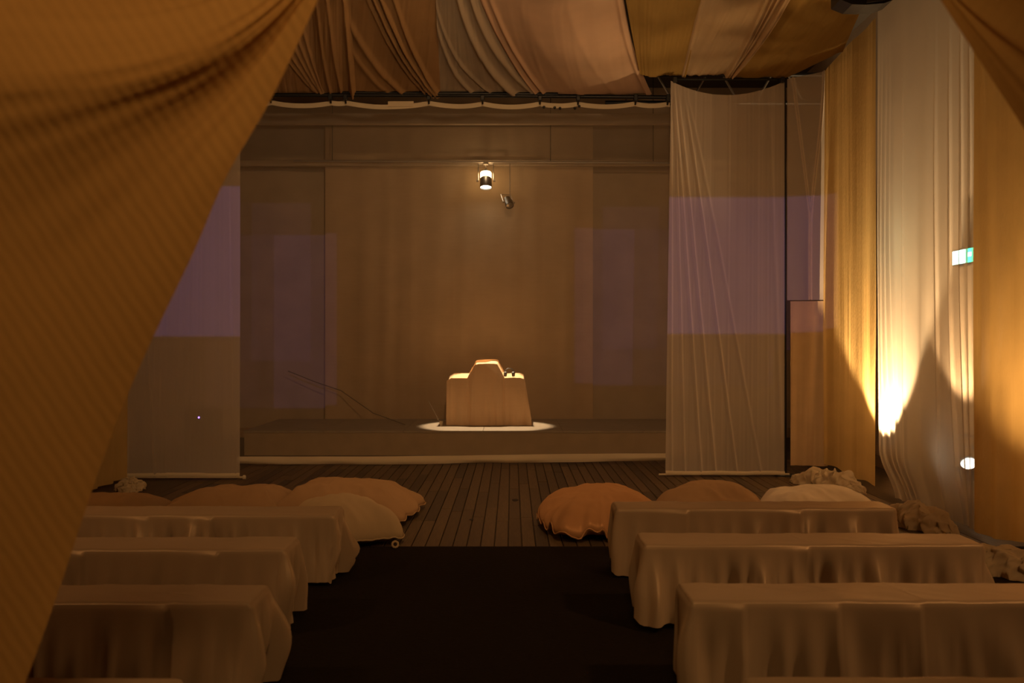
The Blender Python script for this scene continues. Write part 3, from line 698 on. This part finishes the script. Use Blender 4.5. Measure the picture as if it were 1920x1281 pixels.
# ------------------------------------------------------------------ benches
def rounded_rect(x0, x1, y0, y1, r, step):
    pts = []
    for (cx_, cy_, a0) in ((x1 - r, y0 + r, -PI / 2), (x1 - r, y1 - r, 0), (x0 + r, y1 - r, PI / 2), (x0 + r, y0 + r, PI)):
        for k in range(7):
            a = a0 + PI / 2 * k / 6; pts.append((cx_ + r * math.cos(a), cy_ + r * math.sin(a), math.cos(a), math.sin(a)))
    out = []
    for i in range(len(pts)):
        p = pts[i]; q = pts[(i + 1) % len(pts)]; d = math.hypot(q[0] - p[0], q[1] - p[1]); n = max(1, int(d / step))
        for k in range(n):
            t = k / n; out.append([lerp(p[j], q[j], t) for j in range(4)])
    return np.array(out)
def bench(label, xl, xr, yn, yf, zt, seed, aisle, steps=(), pleat=.016, wl=.13, slant=0.25, bulge=1.0):
    """aisle = +1: the aisle end is the right end, -1: the left end"""
    t = thing('draped_bench', label, 'bench', ((xl + xr) / 2, (yn + yf) / 2, .004), 'cloth draped benches in two rows')
    Rr = rounded_rect(xl, xr, yn, yf, .014, .012); n = len(Rr)
    x, y, nx, ny = Rr.T
    s = np.concatenate([[0], np.cumsum(np.hypot(np.diff(x), np.diff(y)))])
    cxm, cym = (xl + xr) / 2, (yn + yf) / 2
    vs = []
    for sc in (0, .16, .33, .5, .66, .82, .965, 1):
        px_ = np.clip(cxm + (x - cxm) * (.55 + .45 * sc), xl, xr); py_ = cym + (y - cym) * sc
        z = zt + .0035 * vn(px_ * 5, py_ * 9, seed) + .002 * vn(px_ * 14 + py_ * 20, py_ * 4, seed + 1) - (.004 if sc == 1 else 0)
        for st in steps: z = z + .003 * gs((px_ - st) + (py_ - cym) * .25, .006)
        vs.append(np.stack([px_, py_, z], -1))
    NR = 24
    end = xr if aisle > 0 else xl
    near_end = gs(x - end, .10)            # close to the aisle end
    front = (ny < -.5)
    frontw = sm(.3, .9, -ny)
    endw = sm(.3, .9, nx * aisle)
    hgt = zt - .012
    for r in range(1, NR + 1):
        q = (r / NR) ** 1.6
        sl = s + slant * .2 * q * vn(s * 1.1, 0, seed + 30)
        f = np.sin(2 * PI * (sl / wl + .5 * vn(sl * 2.2, 0, seed + 4))) * .45 + .8 * vn(sl / wl * 1.1, q * .7, seed + 6) + .6 * vn(sl / wl * 2.7, q * .5, seed + 8) + .35 * ridge(sl / wl * 2.1 + q * .5, q * .5, seed + 11) * sm(.1, .6, q) + .7 * ridge(sl / wl * .8 + q * .3, q * .5, seed + 9)
        patch = np.clip(.9 + 1.0 * vn(s * 1.5, 0, seed + 10), .4, 1.6)
        off = 2.0 * pleat * patch * f * sm(.02, .7, q) + .004 * sm(0, .05, q)
        for st in steps:                    # overlapping edge of a folded length: a small step down the front
            dd = x - st; off = off + frontw * (.014 * np.where(dd < 0, np.exp(dd / .10), 0)) * sm(0, .08, q)
        # bundle at the aisle end: cloth stands off and is tucked in again at the floor
        corner = gs(np.hypot(x - end, y - yn), .035); corner2 = gs(np.hypot(x - end, y - yf), .035)
        v = np.clip((y - (yn + yf) / 2) / ((yf - yn) / 2), -1, 1)
        off = off + endw * (.006 * sm(0, .05, q) + bulge * .028 * math.sin(PI * q) ** 1.2 + .012 * q) + bulge * (corner * .04 + corner2 * .05) * sm(0, .75, q) * (1 - .55 * q ** 3)
        off = off + (.006 + .014 * q) * (1 - endw)
        off = off - endw * .085 * (1 - np.abs(v) ** 1.6) * sm(.0, .9, q)
        hemz = .012 + .014 * (1 + vn(s * 4, 0, seed + 12)) + endw * .05 * (1 + vn(s * 9, 0, seed + 14)) * .5
        z = zt - .004 - (zt - .004 - hemz) * q
        tang = .25 * pleat * vn(s * 12, q, seed + 20) * q
        vs.append(np.stack([x + nx * off - ny * tang, y + ny * off + nx * tang, z + 0 * x], -1))
    V = np.concatenate(vs); rows = len(vs)
    fa = grid_faces(n, rows, True)
    uv = np.stack([np.concatenate([s] * rows), np.repeat(np.arange(rows) * .02, n)], -1)
    uv[:8 * n, 0] = V[:8 * n, 0]; uv[:8 * n, 1] = V[:8 * n, 1]
    obj('fabric_cover', V, fa[:, ::-1], M['satin'], t, True, uv)
    MB().box((xl + .02, yn + .02, zt - .05), (xr - .02, yf - .02, zt - .014), .004).build('seat', M['timber'], t)
    for xx in (xl + .2, xr - .24):
        MB().box((xx, yn + .035, .005), (xx + .04, yf - .035, zt - .05), .003).build('leg', M['timber'], t)
    return t
ZT = .455
def dz(y): return (H - ZT) * F / (y - 640.5)
def bspec(ycl, yfar): return dz(ycl), dz(yfar)
B = [
    # label, aisle x (room), near y px, far y px, aisle side, steps, seed
    ('front left draped bench, the farthest of the left row, just short of the cushions', -1.13, 965, 949, 1, (-1.9, -2.3), 301, .026, .085),
    ('left draped bench in the second row from the cushions', -1.20, 1030, 1007, 1, (-1.55, -2.25), 311, .022, .12),
    ('left draped bench in the third row, nearest whole one beside the gold curtain', -1.10, 1129, 1096, 1, (-1.45,), 321, .019, .13),
    ('left draped bench cut off by the bottom edge of the picture', -1.07, 1330, 1272, 1, (), 331, .016, .14),
]
for lab, ax, yn, yf, sd, st, seed, plt, wl in B:
    a, b = bspec(yn, yf); bench(lab, ax - 1.83, ax, a, b, ZT, seed, 1, st, plt, wl)
B = [
    ('front right draped bench, the farthest of the right row, just short of the cushions', .69, 953, 940, (1.15, 1.9), 341, .021, .13),
    ('right draped bench in the second row, a gauze heap past its wall end', .715, 1021, 1000, (1.6,), 351, .022, .11),
    ('right draped bench in the third row with flat pressed creases down its front', .755, 1127, 1093, (.985, 1.37, 1.72), 361, .014, .16),
    ('right draped bench cut off by the bottom edge of the picture', .755, 1330, 1270, (1.2,), 371, .016, .14),
]
for lab, ax, yn, yf, st, seed, plt, wl in B:
    a, b = bspec(yn, yf); bench(lab, ax, ax + 1.83, a, b, ZT, seed, -1, st, plt, wl, bulge=.5)

# ------------------------------------------------------------------ floor cushions
def cushion(label, cx_, cy_, ax, ay, h, mat, seed, rot=0.0, corner=.10, peak=(0, 0), ruff=.008, ringm=None, sq=2.6, tilt=0.0):
    t = thing('floor_cushion', label, 'cushion', (cx_, cy_, 0), 'floor cushions before the stage')
    nt_, nr = 168, 30
    th = np.linspace(0, 2 * PI, nt_, False)
    base = (np.abs(np.cos(th)) ** sq + np.abs(np.sin(th)) ** sq) ** (-1 / sq)
    Rr = base * (1 + corner * np.maximum(0, -np.cos(4 * th)) ** 3) * (1 + .03 * vn(np.cos(th) * 2 + 5, np.sin(th) * 2 + 5, seed))
    co, si = math.cos(rot), math.sin(rot)
    vs = []
    zs = h * .18
    def ring(r, top):
        lx = r * Rr * np.cos(th) * ax + peak[0] * (1 - r ** 1.5) ; ly = r * Rr * np.sin(th) * ay + peak[1] * (1 - r ** 1.5)
        cr = np.maximum(0, -np.cos(4 * th))
        prof = (1 - r ** 2.4) ** .62
        z = zs + (h - zs) * prof if top else zs * (r ** 3)
        wr = ruff * (r ** 6) * (np.abs(np.sin(th * 9 + 5 * vn(np.cos(th) * 3, np.sin(th) * 3, seed + 3))) * .5 + vn(np.cos(th) * 7, np.sin(th) * 7, seed + 5))
        lump = h * .10 * vn(lx * 3.2, ly * 3.2, seed + 7) * (1 - r ** 4) + h * .085 * ridge(lx * 5 + ly * 2, ly * 4, seed + 9) * (1 - r ** 6) * sm(.25, .7, r) + .006 * vn(lx * 22, ly * 14, seed + 2)
        if top: z = z + wr + lump
        else: z = z + wr * .4
        z = np.maximum(z, .004) + (tilt * lx if top else 0)
        return np.stack([cx_ + lx * co - ly * si, cy_ + lx * si + ly * co, np.maximum(z, .004)], -1)
    for r in np.linspace(0, 1, nr) ** .75: vs.append(ring(r, True))
    for r in np.linspace(1, 0, 10)[1:]: vs.append(ring(r, False))
    V = np.concatenate(vs)
    body = obj('cover', V, grid_faces(nt_, len(vs), True), mat, t, True, V[:, :2])
    rim = ring(1.0, True)
    MB().tube([Vector(p) for p in rim] + [Vector(rim[0])], .006, 5, False).build('seam', mat, t, True)
    if ringm:
        c = ringm; mb = MB()
        q = axis_frame(c, (.4, -1, .35))
        mb.tube([q @ Vector((.022 * math.cos(a), .022 * math.sin(a), 0)) for a in np.linspace(0, 2 * PI, 17)], .008, 8).build('cord_loop', mat, t, True)
    return t
cushion('flat tan floor cushion reaching furthest into the aisle on the left', -1.43, 8.52, .60, .50, .31, M['bag_tan'], 401, rot=-.12, corner=.22, peak=(-.15, .05))
cushion('cream floor cushion with a cord loop, right behind the front left bench', -1.32, 7.50, .44, .40, .33, M['bag_cream'], 403, rot=.35, corner=.12, ringm=P(741, 1021, 7.16))
cushion('long flat tan cushion second from the aisle on the left', -2.45, 8.36, .56, .46, .29, M['bag_tan'], 405, corner=.2, peak=(.1, .0))
cushion('flat tan cushion farthest left, behind the left end of the front bench', -3.42, 8.1, .47, .42, .27, M['bag_tan'], 407, corner=.25)
cushion('big orange satin cushion nearest the aisle on the right', .74, 7.92, .50, .56, .33, M['bag_orange'], 409, rot=.15, corner=.14, ruff=.05, peak=(.02, .12))
cushion('rounded tan cushion in the middle of the right row', 1.72, 8.36, .47, .46, .33, M['bag_tan'], 411, corner=.08)
cushion('whitish floor cushion at the right end of the row, near the wall', 2.62, 8.15, .50, .46, .32, M['bag_white'], 413, corner=.10, peak=(-.12, .05))

# ------------------------------------------------------------------ crumpled heaps along the walls
def heap(label, pts, wid, h, seed):
    """crumpled length of gauze lying along a floor line"""
    pts = np.array(pts, float); n = 130; m_ = 46
    d = np.concatenate([[0], np.cumsum(np.hypot(*np.diff(pts, axis=0).T))]); tot = d[-1]
    def fn(U, V):
        s = U * tot; x0 = np.interp(s, d, pts[:, 0]); y0 = np.interp(s, d, pts[:, 1])
        k = np.gradient(np.stack([x0[0], y0[0]]), axis=1); k = k / np.linalg.norm(k, axis=0)
        nx, ny = -k[1], k[0]
        a = PI * V; en = np.sin(PI * np.clip(U, .001, .999)) ** .45
        bulk = 1 + .45 * fbm(U * tot * 4.5, V * 2.2, seed) 
        cr = ridge(U * tot * 7 + V * 3, V * 3.5 - U * 4, seed + 3) * .22 + ridge(U * tot * 15 - V * 4, V * 6 + U * 5, seed + 6) * .12
        r = (bulk + cr) * en
        off = -np.cos(a) * wid * r; z = np.sin(a) * h * np.clip(r, .05, 2)
        x = x0 + nx * off + .02 * vn(U * 30, V * 9, seed + 11); y = y0 + ny * off + .02 * vn(U * 30, V * 9, seed + 12)
        return x, y, np.maximum(z, .007), s, V * .5
    o = sheet('fabric_heap', n, m_, fn, M['heap'])
    tag(o, label, 'fabric heap', 'gauze heaps along the walls'); return o
def fl(px, py): d = H * F / (py - 640.5); return (PX(px, d), d)
heap('crumpled heap of gauze at the foot of the corner drapes, beyond the white cushion', [fl(1482, 905), fl(1540, 912), fl(1622, 928)], .12, .17, 501)
heap('crumpled heap of gauze below the white sheer, past the end of the front right bench', [(3.28, 8.35), (3.42, 7.95), (3.50, 7.6)], .16, .17, 503)
heap('crumpled heap of gauze at the right edge, past the end of the second right bench', [(3.25, 6.85), (3.35, 6.45), (3.45, 6.1)], .17, .15, 505)
heap('small crumpled heap of gauze at the foot of the left sheer panel', [(-4.05, 10.2), (-3.95, 9.95), (-3.9, 9.75)], .1, .12, 507)

# ------------------------------------------------------------------ near curtains framing the view
def near_curtain(name, label, FX, FY, th_edge, th_out, mat, depth, folds, mirror, seed, rmax=1900, edge_curve=None, nu=240, nv=170):
    """cloth gathered at a point above the view and falling away from it; angles in degrees from the gather"""
    def fn(U, V):
        t0 = th_edge + (th_out - th_edge) * U
        rho = 40 + (rmax - 40) * V ** 1.15
        sweep = np.where(U > 0, sm(0, .35, U), 0)
        t = t0 - .046 * sweep * 420 * np.tanh((rho - 500) / 420)
        if edge_curve is not None: t = t + edge_curve(rho) * (1 - sm(0, .5, U))
        d = 0
        for (c, wd, am) in folds:
            d = d + am * gs(t0 - c, wd) * sm(0, 500, rho) * (1 - .75 * sm(650, 1300, rho))
        d = d + .012 * vn(t0 * .12, rho / 420, seed) * sm(100, 700, rho) + .004 * vn(t0 * .5, rho / 260, seed + 3)
        sx = 1 if mirror else -1
        a = np.radians(t)
        px = FX + sx * rho * np.cos(a); py = FY + rho * np.sin(a)
        D = depth - d + .10 * U + .12 * sm(0, 1400, rho) - .12
        X = (px - 960) / F * D; Z = H - (py - 640.5) / F * D
        # cloth coordinates: ribs cross the folds on the slant
        b = math.radians(33 * sx)
        p_ = (px * math.cos(b) + py * math.sin(b)) / 1000; q_ = (-px * math.sin(b) + py * math.cos(b)) / 1000
        return X, D, np.maximum(Z, .01 + .02 * U), p_, q_
    o = sheet(name, nu, nv, fn, mat); tag(o, label, 'curtain', 'gold curtains framing the entrance'); return o
near_curtain('entrance_curtain', 'big gold ribbed curtain swept aside along the left of the view', 680, -180, 64.3, -12, M['gold'], 2.3,
             [(63, 5, .03), (53, 8, -.04), (38, 8.5, .05), (20, 9, -.075), (0, 10, .05)], False, 601,
             edge_curve=lambda r: .8 * np.sin(r / 210) + 1.5 * sm(500, 1400, r) - 1.2 * gs(r - 560, 120))
near_curtain('entrance_curtain', 'gold curtain corner swept aside at the upper right of the view', 1640, -190, 57.0, -5, M['gold'], 2.2,
             [(50, 5, .03), (40, 5, .05), (28, 6, -.05)], True, 611, rmax=1900, nu=160, nv=150)
